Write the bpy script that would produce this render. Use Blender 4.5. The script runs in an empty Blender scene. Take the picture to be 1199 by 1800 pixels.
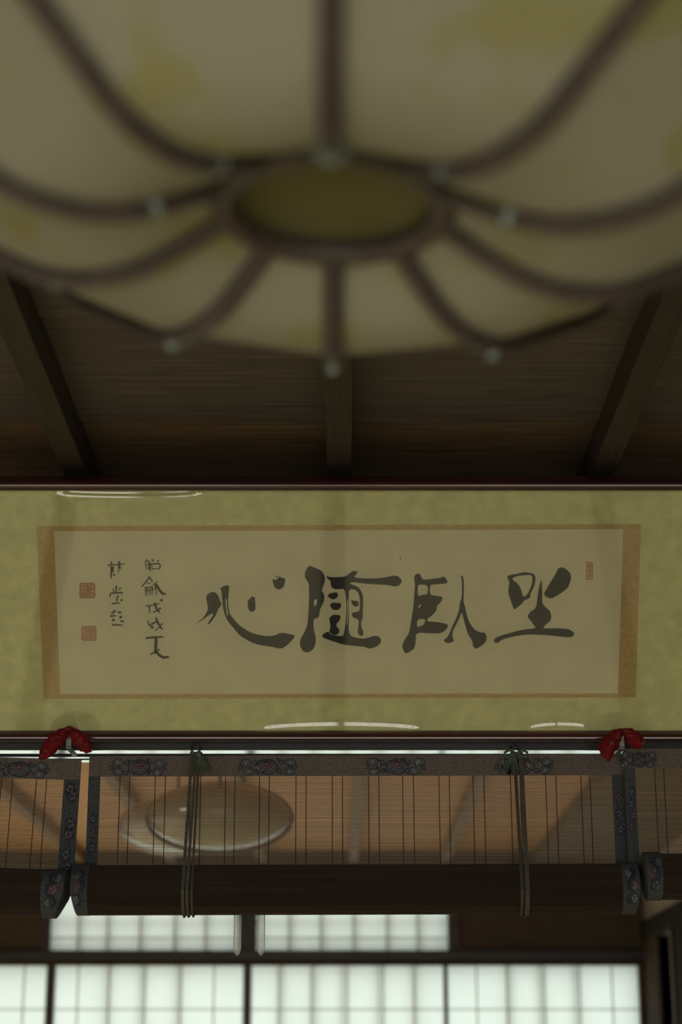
import bpy, bmesh, math, random
from mathutils import Vector, Matrix
from mathutils.geometry import tessellate_polygon
random.seed(7)
C = bpy.context.scene.collection
SC = bpy.context.scene

# ------------------------------------------------------------------ camera
EYE = 1.30
F = 3270.0
PITCH = math.radians(17.3)
cam = bpy.data.cameras.new('camera')
cam.sensor_fit = 'VERTICAL'
cam.sensor_height = 36.0
cam.lens = F / 1800 * 36
cam.dof.use_dof = True
cam.dof.focus_distance = 3.12
cam.dof.aperture_fstop = 3.9
cam.dof.aperture_blades = 0
cam.clip_start = 0.02
camo = bpy.data.objects.new('camera', cam)
camo.location = (0, 0, EYE)
camo.rotation_euler = (math.radians(90) + PITCH, 0, 0)
C.objects.link(camo)
SC.camera = camo

# ------------------------------------------------------------------ light and exposure
SC.view_settings.view_transform = 'Standard'
SC.view_settings.look = 'None'
SC.view_settings.gamma = 1.0
SC.view_settings.exposure = 0.0
SC.view_settings.use_curve_mapping = False
w = bpy.data.worlds.new('sky')
SC.world = w
w.use_nodes = True
w.node_tree.nodes['Background'].inputs[0].default_value = (0.75, 0.9, 1.0, 1)
w.node_tree.nodes['Background'].inputs[1].default_value = 0.6
REAR_L = 5.0           # radiance of the lit paper windows behind the camera
FAR_W = 90.0           # daylight outside the far windows


def area_light(name, loc, rot, sx, sy, power, col):
    l = bpy.data.lights.new(name, 'AREA')
    l.shape = 'RECTANGLE'
    l.size, l.size_y = sx, sy
    l.energy = power
    l.color = col
    o = bpy.data.objects.new(name, l)
    o.location = loc
    o.rotation_euler = rot
    C.objects.link(o)
    return o


area_light('daylight_far', (-0.3, 9.75, 1.65), (math.radians(-90), 0, 0), 6.4, 3.4, FAR_W, (0.93, 1.0, 0.90))
# area lights added outside the unseen left wall openings, to brighten both tatami floors
FILL1, FILL2 = 930.0, 1000.0


def aim(a, b):
    return (Vector(b) - Vector(a)).to_track_quat('-Z', 'Y').to_euler()


for _n, _p, _t, _w in (('added_floor_light', (-8.2, 1.0, 3.6), (-1.0, 1.0, .3), FILL1), ('added_floor_light_far', (-9.0, 6.2, 3.6), (-1.8, 6.2, .3), FILL2)):
    area_light(_n, _p, aim(_p, _t), 5.0, 2.6, _w, (1.0, 0.97, 0.86))


# ------------------------------------------------------------------ geometry helpers
def ray(px, py):
    xn, yn = (px - 599.5) / F, (900 - py) / F
    return Vector((xn, math.cos(PITCH) - yn * math.sin(PITCH), math.sin(PITCH) + yn * math.cos(PITCH)))


def at(px, py, y):
    """the point of the vertical plane at depth y that the photograph shows at px, py"""
    d = ray(px, py)
    s = y / d.y
    return Vector((d.x * s, y, EYE + d.z * s))


class MB:
    def __init__(self):
        self.v, self.f, self.m = [], [], []

    def add(self, vs, fs, mi=0):
        o = len(self.v)
        self.v += [tuple(p) for p in vs]
        self.f += [tuple(i + o for i in q) for q in fs]
        self.m += [mi] * len(fs)
        return self

    def box(self, x0, x1, y0, y1, z0, z1, mi=0, ch=0.0):
        if x0 > x1: x0, x1 = x1, x0
        if y0 > y1: y0, y1 = y1, y0
        if z0 > z1: z0, z1 = z1, z0
        if ch <= 0:
            vs = [(x, y, z) for z in (z0, z1) for y in (y0, y1) for x in (x0, x1)]
            return self.add(vs, [(0, 2, 3, 1), (4, 5, 7, 6), (0, 1, 5, 4), (2, 6, 7, 3), (0, 4, 6, 2), (1, 3, 7, 5)], mi)
        bm = bmesh.new()
        bmesh.ops.create_cube(bm, size=1)
        for q in bm.verts:
            q.co = Vector((x0 + (q.co.x + .5) * (x1 - x0), y0 + (q.co.y + .5) * (y1 - y0), z0 + (q.co.z + .5) * (z1 - z0)))
        bmesh.ops.bevel(bm, geom=bm.edges[:], offset=ch, segments=2, affect='EDGES', profile=.6)
        bm.verts.index_update()
        self.add([q.co for q in bm.verts], [[q.index for q in fc.verts] for fc in bm.faces], mi)
        bm.free()
        return self

    def tube(self, pts, rad, n=8, mi=0, closed=False, flat=None, cap=True):
        """swept ring along pts; rad number or list; flat = (ru, rv, up) for a flattened section"""
        pts = [Vector(p) for p in pts]
        N = len(pts)
        vs, fs = [], []
        for i, p in enumerate(pts):
            a = pts[(i - 1) % N] if (closed or i > 0) else p
            b = pts[(i + 1) % N] if (closed or i < N - 1) else p
            t = (b - a).normalized()
            up = Vector(flat[2]) if flat else Vector((0, 0, 1))
            if abs(t.dot(up)) > .97:
                up = Vector((1, 0, 0)) if abs(t.x) < .9 else Vector((0, 1, 0))
            u = t.cross(up).normalized()
            vv = u.cross(t).normalized()
            r = rad[i] if isinstance(rad, (list, tuple)) else rad
            ru, rv = (r * flat[0], r * flat[1]) if flat else (r, r)
            for k in range(n):
                an = 2 * math.pi * (k + .5) / n
                vs.append(p + u * ru * math.cos(an) + vv * rv * math.sin(an))
        R = N if closed else N - 1
        for i in range(R):
            j = (i + 1) % N
            for k in range(n):
                l = (k + 1) % n
                fs.append((i * n + k, i * n + l, j * n + l, j * n + k))
        if not closed and cap:
            fs.append(tuple(range(n - 1, -1, -1)))
            fs.append(tuple((N - 1) * n + k for k in range(n)))
        return self.add(vs, fs, mi)

    def sphere(self, c, rx, ry, rz, n=12, mi=0):
        vs, fs = [], []
        for i in range(n // 2 + 1):
            th = math.pi * i / (n // 2)
            for k in range(n):
                a = 2 * math.pi * k / n
                vs.append((c[0] + rx * math.sin(th) * math.cos(a), c[1] + ry * math.sin(th) * math.sin(a), c[2] + rz * math.cos(th)))
        for i in range(n // 2):
            for k in range(n):
                l = (k + 1) % n
                fs.append((i * n + k, (i + 1) * n + k, (i + 1) * n + l, i * n + l))
        return self.add(vs, fs, mi)

    def lathe(self, prof, n=48, mi=0, c=(0, 0, 0), closed=False):
        vs, fs = [], []
        for k in range(n):
            a = 2 * math.pi * k / n
            for r, z in prof:
                vs.append((c[0] + r * math.cos(a), c[1] + r * math.sin(a), c[2] + z))
        P = len(prof)
        for k in range(n):
            l = (k + 1) % n
            for i in range(P if closed else P - 1):
                j = (i + 1) % P
                fs.append((k * P + i, l * P + i, l * P + j, k * P + j))
        return self.add(vs, fs, mi)

    def poly(self, loops, fn, mi=0):
        """flat polygon with holes; loops are 2-D outlines, fn maps a 2-D point to 3-D"""
        loops = [[Vector((a, b, 0)) for a, b in l] for l in loops]
        flat = [p for l in loops for p in l]
        tri = tessellate_polygon(loops)
        fs = []
        for t in tri:
            a, b, c = (flat[i] for i in t)
            cr = (b - a).cross(c - a).z
            if abs(cr) < 1e-9: continue
            fs.append(t if cr < 0 else (t[0], t[2], t[1]))
        return self.add([fn(p.x, p.y) for p in flat], fs, mi)

    def build(self, name, mats, parent=None, smooth=False):
        me = bpy.data.meshes.new(name)
        me.from_pydata(self.v, [], self.f)
        if not isinstance(mats, (list, tuple)): mats = [mats]
        for m in mats: me.materials.append(m)
        me.polygons.foreach_set('material_index', self.m)
        if smooth:
            me.polygons.foreach_set('use_smooth', [True] * len(self.f))
            try: me.set_sharp_from_angle(angle=math.radians(smooth if smooth is not True else 40))
            except Exception: pass
        me.update()
        o = bpy.data.objects.new(name, me)
        C.objects.link(o)
        if parent: o.parent = parent
        return o


def empty(name, loc, rot=(0, 0, 0)):
    o = bpy.data.objects.new(name, None)
    o.location, o.rotation_euler = loc, rot
    o.empty_display_size = .05
    C.objects.link(o)
    return o


def tag(o, label=None, cat=None, group=None, kind=None):
    if label: o['label'] = label
    if cat: o['category'] = cat
    if group: o['group'] = group
    if kind: o['kind'] = kind
    return o


def copy_part(o, parent, name=None):
    c = o.copy()
    c.parent = parent
    C.objects.link(c)
    return c


def chaikin(l, n=1):
    for _ in range(n):
        o = []
        for i in range(len(l)):
            a, b = l[i], l[(i + 1) % len(l)]
            o += [(a[0] * .78 + b[0] * .22, a[1] * .78 + b[1] * .22), (a[0] * .22 + b[0] * .78, a[1] * .22 + b[1] * .78)]
        l = o
    return l


# ------------------------------------------------------------------ materials
def srgb(r, g, b):
    f = lambda c: (c / 255 / 12.92) if c / 255 <= .04045 else ((c / 255 + .055) / 1.055) ** 2.4
    return (f(r), f(g), f(b))


def mat(name, c1, c2=None, rough=.6, scale=(1, 1, 1), nscale=8, detail=4, bump=0.0, metallic=0, spec=.5, coat=0, contrast=(.35, .65),
        rnd=0.0, ior=None, sheen=0):
    m = bpy.data.materials.new(name)
    m.use_nodes = True
    nt = m.node_tree
    N, L = nt.nodes, nt.links
    b = N['Principled BSDF']
    b.inputs['Roughness'].default_value = rough
    b.inputs['Metallic'].default_value = metallic
    b.inputs['Specular IOR Level'].default_value = spec
    b.inputs['Coat Weight'].default_value = coat
    b.inputs['Coat Roughness'].default_value = .12
    b.inputs['Sheen Weight'].default_value = sheen
    if ior: b.inputs['IOR'].default_value = ior
    if c2 is None:
        c2 = tuple(x * .8 for x in c1)
    tc = N.new('ShaderNodeTexCoord')
    mp = N.new('ShaderNodeMapping')
    mp.inputs['Scale'].default_value = scale
    no = N.new('ShaderNodeTexNoise')
    no.inputs['Scale'].default_value = nscale
    no.inputs['Detail'].default_value = detail
    rp = N.new('ShaderNodeValToRGB')
    rp.color_ramp.elements[0].position, rp.color_ramp.elements[1].position = contrast
    rp.color_ramp.elements[0].color = (*c2, 1)
    rp.color_ramp.elements[1].color = (*c1, 1)
    L.new(tc.outputs['Object'], mp.inputs[0])
    L.new(mp.outputs[0], no.inputs['Vector'])
    L.new(no.outputs['Fac'], rp.inputs[0])
    out = rp.outputs[0]
    if rnd:
        oi = N.new('ShaderNodeObjectInfo')
        hs = N.new('ShaderNodeHueSaturation')
        ma = N.new('ShaderNodeMath')
        ma.operation = 'MULTIPLY_ADD'
        ma.inputs[1].default_value = rnd
        ma.inputs[2].default_value = 1 - rnd / 2
        L.new(oi.outputs['Random'], ma.inputs[0])
        L.new(ma.outputs[0], hs.inputs['Value'])
        L.new(out, hs.inputs['Color'])
        out = hs.outputs[0]
        ad = N.new('ShaderNodeVectorMath')
        L.new(oi.outputs['Random'], ad.inputs[1])
        L.new(tc.outputs['Object'], ad.inputs[0])
        L.new(ad.outputs[0], mp.inputs[0])
    L.new(out, b.inputs['Base Color'])
    if bump:
        bp = N.new('ShaderNodeBump')
        bp.inputs['Strength'].default_value = bump
        bp.inputs['Distance'].default_value = .002
        L.new(no.outputs['Fac'], bp.inputs['Height'])
        L.new(bp.outputs[0], b.inputs['Normal'])
    return m


def mat_paper(name, c1, c2, trans=.5, nscale=9, contrast=(.45, .62), tcol=None):
    """thin translucent paper: diffuse and translucent in one sheet"""
    m = bpy.data.materials.new(name)
    m.use_nodes = True
    N, L = m.node_tree.nodes, m.node_tree.links
    N.clear()
    o = N.new('ShaderNodeOutputMaterial')
    mx = N.new('ShaderNodeMixShader')
    d = N.new('ShaderNodeBsdfDiffuse')
    t = N.new('ShaderNodeBsdfTranslucent')
    tc = N.new('ShaderNodeTexCoord')
    no = N.new('ShaderNodeTexNoise')
    no.inputs['Scale'].default_value = nscale
    no.inputs['Detail'].default_value = 3
    rp = N.new('ShaderNodeValToRGB')
    rp.color_ramp.elements[0].position, rp.color_ramp.elements[1].position = contrast
    rp.color_ramp.elements[0].color = (*c1, 1)
    rp.color_ramp.elements[1].color = (*c2, 1)
    L.new(tc.outputs['Object'], no.inputs['Vector'])
    L.new(no.outputs['Fac'], rp.inputs[0])
    L.new(rp.outputs[0], d.inputs[0])
    if tcol: t.inputs[0].default_value = (*tcol, 1)
    else: L.new(rp.outputs[0], t.inputs[0])
    mx.inputs[0].default_value = trans
    L.new(d.outputs[0], mx.inputs[1])
    L.new(t.outputs[0], mx.inputs[2])
    L.new(mx.outputs[0], o.inputs[0])
    return m


def mat_clear(name, rough=.02, ior=1.5, tint=(1, 1, 1)):
    """a clear pane: fresnel mirror over see-through sheet"""
    m = bpy.data.materials.new(name)
    m.use_nodes = True
    N, L = m.node_tree.nodes, m.node_tree.links
    N.clear()
    o = N.new('ShaderNodeOutputMaterial')
    mx = N.new('ShaderNodeMixShader')
    g = N.new('ShaderNodeBsdfGlossy')
    g.inputs['Roughness'].default_value = rough
    t = N.new('ShaderNodeBsdfTransparent')
    t.inputs[0].default_value = (*tint, 1)
    fr = N.new('ShaderNodeFresnel')
    fr.inputs[0].default_value = ior
    L.new(fr.outputs[0], mx.inputs[0])
    L.new(t.outputs[0], mx.inputs[1])
    L.new(g.outputs[0], mx.inputs[2])
    L.new(mx.outputs[0], o.inputs[0])
    return m


def mat_lit(name, col, strength):
    m = bpy.data.materials.new(name)
    m.use_nodes = True
    b = m.node_tree.nodes['Principled BSDF']
    b.inputs['Base Color'].default_value = (.7, .7, .66, 1)
    b.inputs['Roughness'].default_value = .9
    b.inputs['Emission Color'].default_value = (*col, 1)
    b.inputs['Emission Strength'].default_value = strength
    return m


M = {}
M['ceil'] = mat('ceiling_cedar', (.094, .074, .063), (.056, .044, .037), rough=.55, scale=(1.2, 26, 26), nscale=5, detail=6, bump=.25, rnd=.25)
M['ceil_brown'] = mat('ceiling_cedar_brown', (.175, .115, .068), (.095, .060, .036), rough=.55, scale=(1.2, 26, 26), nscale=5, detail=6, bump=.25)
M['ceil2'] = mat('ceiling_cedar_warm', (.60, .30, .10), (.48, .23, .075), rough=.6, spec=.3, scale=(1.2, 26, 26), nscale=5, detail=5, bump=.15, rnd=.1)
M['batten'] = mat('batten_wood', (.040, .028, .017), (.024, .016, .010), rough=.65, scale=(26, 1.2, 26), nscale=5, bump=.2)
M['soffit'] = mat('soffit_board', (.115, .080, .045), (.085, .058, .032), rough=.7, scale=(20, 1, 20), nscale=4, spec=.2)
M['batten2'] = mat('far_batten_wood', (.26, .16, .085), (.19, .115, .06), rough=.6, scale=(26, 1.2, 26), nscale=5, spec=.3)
M['beam'] = mat('olive_brown_beam', (.034, .026, .015), (.022, .017, .010), rough=.85, scale=(20, 1, 20), nscale=4, spec=.06)
M['darkwood'] = mat('dark_timber', (.045, .030, .022), (.028, .019, .014), rough=.45, scale=(1, 20, 20), nscale=4, bump=.2)
M['postwood'] = mat('post_timber', (.075, .050, .032), (.050, .033, .022), spec=.08, rough=.85, scale=(20, 20, 1), nscale=4, bump=.2)
M['blackwood'] = mat('black_stained_timber', (.022, .022, .026), (.014, .014, .017), rough=.4, scale=(1, 20, 20), nscale=4)
M['kamoi'] = mat('polished_lintel', (.026, .027, .031), (.017, .018, .020), rough=.45, scale=(1, 20, 20), nscale=4, spec=.3)
M['glide'] = mat('waxed_glide_strip', (.80, .81, .80), (.74, .75, .74), rough=.07, scale=(1, 20, 20), nscale=4, metallic=1)
M['groove'] = mat('groove_wood', (.03, .025, .02), (.02, .017, .014), rough=.8, scale=(1, 20, 20), nscale=4)
M['plaster'] = mat('brown_sand_plaster', (.20, .145, .105), (.165, .12, .085), rough=.9, nscale=60, bump=.2)
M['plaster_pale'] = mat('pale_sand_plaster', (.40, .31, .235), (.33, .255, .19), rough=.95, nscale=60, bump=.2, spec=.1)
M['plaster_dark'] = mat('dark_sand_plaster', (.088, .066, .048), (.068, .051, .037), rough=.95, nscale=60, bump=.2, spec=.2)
M['tatami'] = mat('tatami_straw', (.58, .52, .30), (.48, .43, .24), rough=.6, scale=(1, 60, 1), nscale=9, bump=.2, rnd=.08)
M['heri'] = mat('tatami_border_cloth', (.012, .014, .012), (.008, .010, .008), rough=.9, nscale=120, spec=.1)
M['shojipaper'] = mat_paper('shoji_paper', (.76, .80, .74), (.82, .86, .80), trans=.62, nscale=2, contrast=(.3, .7))
M['kumiko'] = mat('shoji_lattice_wood', (.55, .50, .38), (.46, .42, .32), rough=.6, scale=(20, 20, 2), nscale=5)
M['litpaper'] = mat_lit('lit_window_paper', (1.0, .98, .86), REAR_L)
# lamp
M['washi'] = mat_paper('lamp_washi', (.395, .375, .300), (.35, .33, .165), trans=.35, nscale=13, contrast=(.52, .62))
M['washi_shaded'] = mat_paper('lamp_bottom_washi', (.15, .135, .065), (.12, .11, .045), trans=.15, nscale=11)  # dimness of the recessed lamp inside is put into this colour
M['rib'] = mat('lamp_rib_wood', (.055, .038, .032), (.035, .024, .020), rough=.5, scale=(6, 6, 6), nscale=14)
M['cap'] = mat('pale_metal_cap', (.25, .33, .32), (.20, .27, .26), rough=.5, metallic=.3, nscale=20)
M['cord'] = mat('dark_cord', (.03, .028, .025), rough=.7)
# frame
M['lacquer'] = mat('red_black_lacquer', (.050, .008, .010), (.030, .005, .007), rough=.22, scale=(1, 8, 8), nscale=4, coat=.6)
M['mat'] = mat('mount_cloth', (.58, .56, .27), (.47, .445, .225), rough=.9, scale=(1, 1, 1), nscale=42, detail=8, contrast=(.32, .68))
M['mount'] = mat('mount_border_silk', (.46, .33, .14), (.39, .275, .11), rough=.8, nscale=160, detail=3)
M['art'] = mat('calligraphy_paper', (.60, .55, .36), (.55, .50, .33), rough=.9, nscale=18, detail=6, contrast=(.3, .7))
M['ink'] = mat('ink', (.020, .021, .018), (.014, .015, .012), rough=.7, nscale=60)
M['seal'] = mat('seal_vermilion', (.36, .13, .055), (.33, .17, .085), rough=.8, nscale=260, detail=2)
M['seal_mid'] = mat('seal_vermilion_faded', (.40, .20, .11), (.42, .25, .14), rough=.8, nscale=260, detail=2)
M['seal_pale'] = mat('seal_vermilion_pale', (.50, .36, .20), (.46, .31, .17), rough=.8, nscale=200, detail=2)
M['acrylic'] = mat_clear('acrylic_pane', rough=.03, ior=1.78)
M['clear'] = mat_clear('clear_plastic', rough=.25, ior=1.6, tint=(.86, .88, .84))
_n = M['clear'].node_tree
_mx, _tl = _n.nodes.new('ShaderNodeMixShader'), _n.nodes.new('ShaderNodeBsdfTranslucent')
_tl.inputs[0].default_value = (.9, .88, .80, 1)
_mx.inputs[0].default_value = .10
M['clear_edge'] = mat_paper('clear_plastic_edge', (.75, .74, .68), (.8, .79, .72), trans=.6)
_old = [q for q in _n.nodes if q.type == 'MIX_SHADER' and q != _mx][0]
_n.links.new(_old.outputs[0], _mx.inputs[1])
_n.links.new(_tl.outputs[0], _mx.inputs[2])
_n.links.new(_mx.outputs[0], [q for q in _n.nodes if q.type == 'OUTPUT_MATERIAL'][0].inputs[0])
M['backing'] = mat('frame_backing_board', (.16, .11, .07), rough=.9)
# blind
M['reed_shaded'] = mat('shaded_bamboo', (.042, .027, .018), (.022, .014, .009), rough=.8, spec=.15, scale=(.8, 40, 40), nscale=4, detail=3, contrast=(.3, .7))  # same bamboo as the flat part; the roll's shade is put into the colour
M['reed'] = mat('bamboo_reed', (.22, .125, .052), (.11, .062, .026), rough=.45, scale=(.8, 1, 420), nscale=1, detail=2, contrast=(.3, .7))
M['thread'] = mat('dark_thread', (.012, .012, .011), rough=.9)
M['brocade'] = mat('brocade_weave', (.150, .118, .108), (.070, .062, .054), rough=.85, scale=(1, 1, 1), nscale=600, detail=2, contrast=(.35, .65), spec=.2)
M['brocade_blue'] = mat('brocade_weave_blue', (.066, .070, .078), (.032, .035, .040), rough=.85, nscale=600, detail=2, contrast=(.35, .65), spec=.15)
M['navy'] = mat('embroidery_navy', (.010, .012, .028), rough=.8, nscale=200)
M['grey'] = mat('embroidery_grey', (.105, .115, .12), (.07, .08, .085), rough=.8, nscale=300)
M['silver'] = mat('embroidery_pale', (.24, .25, .23), (.18, .19, .18), rough=.8, nscale=300)
M['rose'] = mat('embroidery_rose', (.16, .070, .078), (.10, .05, .056), rough=.8, nscale=300)
M['green'] = mat('tassel_green', (.078, .110, .074), (.042, .062, .042), rough=.8, nscale=200, spec=.2)
M['ribbon'] = mat('olive_ribbon', (.072, .070, .056), (.048, .046, .036), rough=.7, nscale=150, spec=.2)
M['ribbon_dark'] = mat('brown_cord', (.045, .035, .025), rough=.7, nscale=150)
M['iron'] = mat('dark_iron', (.035, .035, .037), rough=.4, metallic=.7, nscale=30)
M['steel'] = mat('grey_bracket', (.22, .23, .22), rough=.45, metallic=.6, nscale=30)
M['red'] = mat('red_brocade', (.155, .006, .010), (.085, .004, .006), rough=.75, nscale=110, detail=3, spec=.15)
M['gold'] = mat('gold_thread', (.22, .06, .025), rough=.5, nscale=60)
M['opal'] = mat('opal_glass', (.62, .58, .52), (.55, .51, .46), rough=.18, nscale=5, coat=1.0)
M['shade'] = mat('lamp_shade_glaze', (.34, .31, .20), (.28, .25, .16), rough=.25, nscale=8, coat=1.0)
M['ringwood'] = mat('lamp_ring_wood', (.10, .075, .055), rough=.5, nscale=30)

# ------------------------------------------------------------------ the rooms
YW = 3.115                       # face of the lintel between the rooms
YB = 8.94                        # far wall
CZ = EYE + 1.03                  # ceiling
CZ2 = EYE + 1.085                # ceiling of the far room
ZK = EYE + .549                  # underside of the lintel
X0, X1 = -2.35, 2.35             # near room
Y0 = -2.6
XR, XL = 1.43, -3.2              # far room


def struct(o):
    o['kind'] = 'structure'
    return o


def ceiling(name, x0, x1, y0, y1, m, mb, xs, step, phase, CZ=CZ):
    root = struct(MB().box(x0, x1, y0, y1, CZ + .024, CZ + .05).build(name, M['darkwood']))
    y = y0 + phase
    k = 0
    ys = [y0] + [v for v in [y0 + phase + step * i for i in range(40)] if y0 < v < y1] + [y1]
    for a, b in zip(ys[:-1], ys[1:]):
        e = min(b + .02, y1)
        bd = MB()
        # lapped boards: far edge 7 mm lower than the next board starts
        vs = [(x0, a, CZ + .011), (x1, a, CZ + .011), (x1, e, CZ), (x0, e, CZ),
              (x0, a, CZ + .020), (x1, a, CZ + .020), (x1, e, CZ + .009), (x0, e, CZ + .009)]
        bd.add(vs, [(0, 3, 2, 1), (4, 5, 6, 7), (0, 1, 5, 4), (2, 3, 7, 6), (0, 4, 7, 3), (1, 2, 6, 5)])
        bd.build('ceiling_board', M['ceil_brown'] if (m is M['ceil'] and b == y1) else m, root)
    for x in xs:
        MB().box(x - .020, x + .020, y0, y1, CZ - .053, CZ + .006, ch=.002).build('batten', mb, root)
    return root


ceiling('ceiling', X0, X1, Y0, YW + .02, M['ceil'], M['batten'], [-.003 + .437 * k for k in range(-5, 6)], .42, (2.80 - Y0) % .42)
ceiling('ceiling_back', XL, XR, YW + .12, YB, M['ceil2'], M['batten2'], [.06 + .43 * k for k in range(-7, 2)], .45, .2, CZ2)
struct(MB().box(.91, XR, YW + .12, YB, EYE + 1.025, CZ2 + .02, ch=.004).build('trim_12', M['soffit']))
struct(MB().box(XL, .91, YB - .045, YB, EYE + 1.03, CZ2 + .01, ch=.004).build('trim_13', M['postwood']))


def floor(name, x0, x1, y0, y1, xs, ys):
    root = struct(MB().box(x0, x1, y0, y1, -.06, -.03).build(name, M['darkwood']))
    base = None
    for a, b in zip(xs[:-1], xs[1:]):
        for c, d in zip(ys[:-1], ys[1:]):
            t = MB().box(a + .001, b - .001, c + .001, d - .001, -.03, 0).build('tatami_mat', M['tatami'], root)
            for s0, s1 in ((a + .001, a + .038), (b - .038, b - .001)):
                MB().box(s0, s1, c + .001, d - .001, 0, .002).build('cloth_border', M['heri'], t)


floor('floor', X0, X1, Y0, YW + .05, [X0, -1.84 - .03, -.938, -.027, .885, 1.795, X1], [Y0, -2.0, -.2, 1.6, YW + .05])
floor('floor_back', XL, XR, YW + .05, YB, [XL, -2.73, -1.82, -.91, 0, .91, XR], [YW + .05, 5.0, 6.8, YB])

# near room walls
struct(MB().box(X0 - .08, X0, Y0, -.7, 0, CZ).box(X0 - .08, X0, -.7, 2.7, 1.76, CZ).box(X0 - .08, X0, 2.7, YW, 0, CZ).build('wall_left', M['plaster']))
struct(MB().box(-14, X0 - .08, -6, 14, -.5, -.45).build('ground', M['plaster']))
struct(MB().box(X1, X1 + .08, Y0, YW, 0, CZ).build('wall_right', M['plaster']))
rw = MB()
for a in ((X0, X1, .0, .25), (X0, X1, 1.82, CZ), (X0, -1.86, .25, 1.82), (1.86, X1, .25, 1.82)):
    rw.box(a[0], a[1], Y0 - .1, Y0, a[2], a[3])
struct(rw.build('wall_rear', M['plaster']))
for k in range(4):
    a = -1.86 + .93 * k
    wn = struct(empty('window_%d' % (k + 3), (a + .465, Y0 - .05, .25)))
    MB().box(-.44, .44, -.004, 0, .03, 1.54).build('paper', M['litpaper'], wn)
    fr = MB()
    fr.box(-.465, -.43, -.02, .02, 0, 1.57).box(.43, .465, -.02, .02, 0, 1.57).box(-.43, .43, -.02, .02, 0, .04).box(-.43, .43, -.02, .02, 1.53, 1.57)
    for i in range(1, 4): fr.box(-.43 + .215 * i - .004, -.43 + .215 * i + .004, 0, .012, .04, 1.53)
    for i in range(1, 7): fr.box(-.43, .43, 0, .012, .04 + .215 * i - .004, .04 + .215 * i + .004)
    fr.build('window_frame', M['kumiko'], wn)

# partition above the blinds: wall, grooved lintel, posts
struct(MB().box(X0, X1, YW + .02, YW + .10, ZK + .10, CZ2 + .02).build('wall_front', M['plaster']))
kb = MB()
kb.box(X0, X1, YW, YW + .12, ZK + .012, ZK + .11, 0, .0)
lands = ((YW, YW + .032), (YW + .064, YW + .080), (YW + .095, YW + .12))
for a, b in lands: kb.box(X0, X1, a, b, ZK + .0005, ZK + .012, 0).box(X0, X1, a + .0005, b - .0005, ZK, ZK + .0005, 1)
struct(kb.build('trim_1', [M['kamoi'], M['glide']]))
for x0, x1, n in ((X0, -1.42, 'wall_front_left'), (1.52, X1, 'wall_front_right')):
    struct(MB().box(x0, x1, YW + .02, YW + .10, 0, ZK).build(n, M['plaster']))
for x, n in ((-1.40, 2), (1.50, 3)):
    struct(MB().box(x - .055, x + .055, YW + .005, YW + .115, 0, ZK, ch=.004).build('trim_%d' % n, M['postwood']))

# far room side walls
struct(MB().box(XL - .08, XL, YW + .12, 4.3, 0, CZ2).box(XL - .08, XL, 4.3, 8.0, 1.76, CZ2).box(XL - .08, XL, 8.0, YB + .1, 0, CZ2).build('wall_back_left', M['plaster']))
X = lambda px, py=1690: at(px, py, YB).x
Z = lambda py: at(600, py, YB).z


def rwall(px, py):              # the point of the right wall seen at px, py
    d = ray(px, py)
    s = XR / d.x
    return Vector((XR, d.y * s, EYE + d.z * s))


yo0, yo1 = 8.16, 8.56            # dark opening in the right wall
wr = MB()
wr.box(XR, XR + .08, YW + .12, yo0, 0, CZ2).box(XR, XR + .08, yo1, YB + .1, 0, CZ2).box(XR, XR + .08, yo0, yo1, EYE + .70, CZ2)
struct(wr.build('wall_back_right', M['plaster_pale']))
struct(MB().box(XR + .5, XR + .56, 7.6, YB + .3, 0, CZ2).build('wall_closet', M['blackwood']))
struct(MB().box(XR - .025, XR + .02, YW + .12, YB, EYE + .675, EYE + .755, ch=.004).build('trim_4', M['beam']))
struct(MB().box(XR - .012, XR + .05, yo1, YB, 0, EYE + .675, ch=.003).build('trim_5', M['postwood']))
dr = struct(empty('door_5', (XR, 7.7, 0)))
MB().box(-.010, .02, -.43, .43, .02, EYE + .674).build('panel', M['beam'], dr)
MB().box(-.016, .024, -.46, -.42, 0, EYE + .674).build('stile', M['beam'], dr)
MB().box(-.016, .024, .42, .46, 0, EYE + .674).build('stile', M['beam'], dr)

# far wall: plaster with two transom windows above a dark lintel and sliding paper doors below
zl0, zl1, zt1 = Z(1692), Z(1671), Z(1556)
tA, tB, tC, tD = X(85), X(418), X(451), X(790)
bw = MB()
bw.box(XL, tA, YB, YB + .1, zl1, CZ2).box(tD, XR, YB, YB + .1, zl1, CZ2).box(tA, tD, YB, YB + .1, zt1, CZ2)
struct(bw.build('wall_back', M['plaster_dark']))
struct(MB().box(tB, tC, YB - .012, YB + .1, zl1, CZ2, ch=.003).build('trim_6', M['blackwood']))
struct(MB().box(tA - .04, tA, YB - .01, YB + .1, zl1, CZ2, ch=.003).build('trim_7', M['darkwood']))
struct(MB().box(tD, tD + .05, YB - .01, YB + .1, zl1, CZ2, ch=.003).build('trim_8', M['darkwood']))
struct(MB().box(XL, X(1140), YB - .03, YB + .12, zl0 + .012, zl1, ch=.005).build('trim_9', M['blackwood']))
struct(MB().box(XL, XR, YB - .005, YB + .12, zl0 - .012, zl0 + .011, ch=.002).build('trim_10', M['postwood']))
struct(MB().box(X(1124), XR, YB - .01, YB + .1, 0, zl0, ch=.003).build('trim_11', M['postwood']))
struct(MB().box(XL, X(-268), YB, YB + .1, 0, zl0).build('wall_back_low', M['plaster']))


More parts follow.
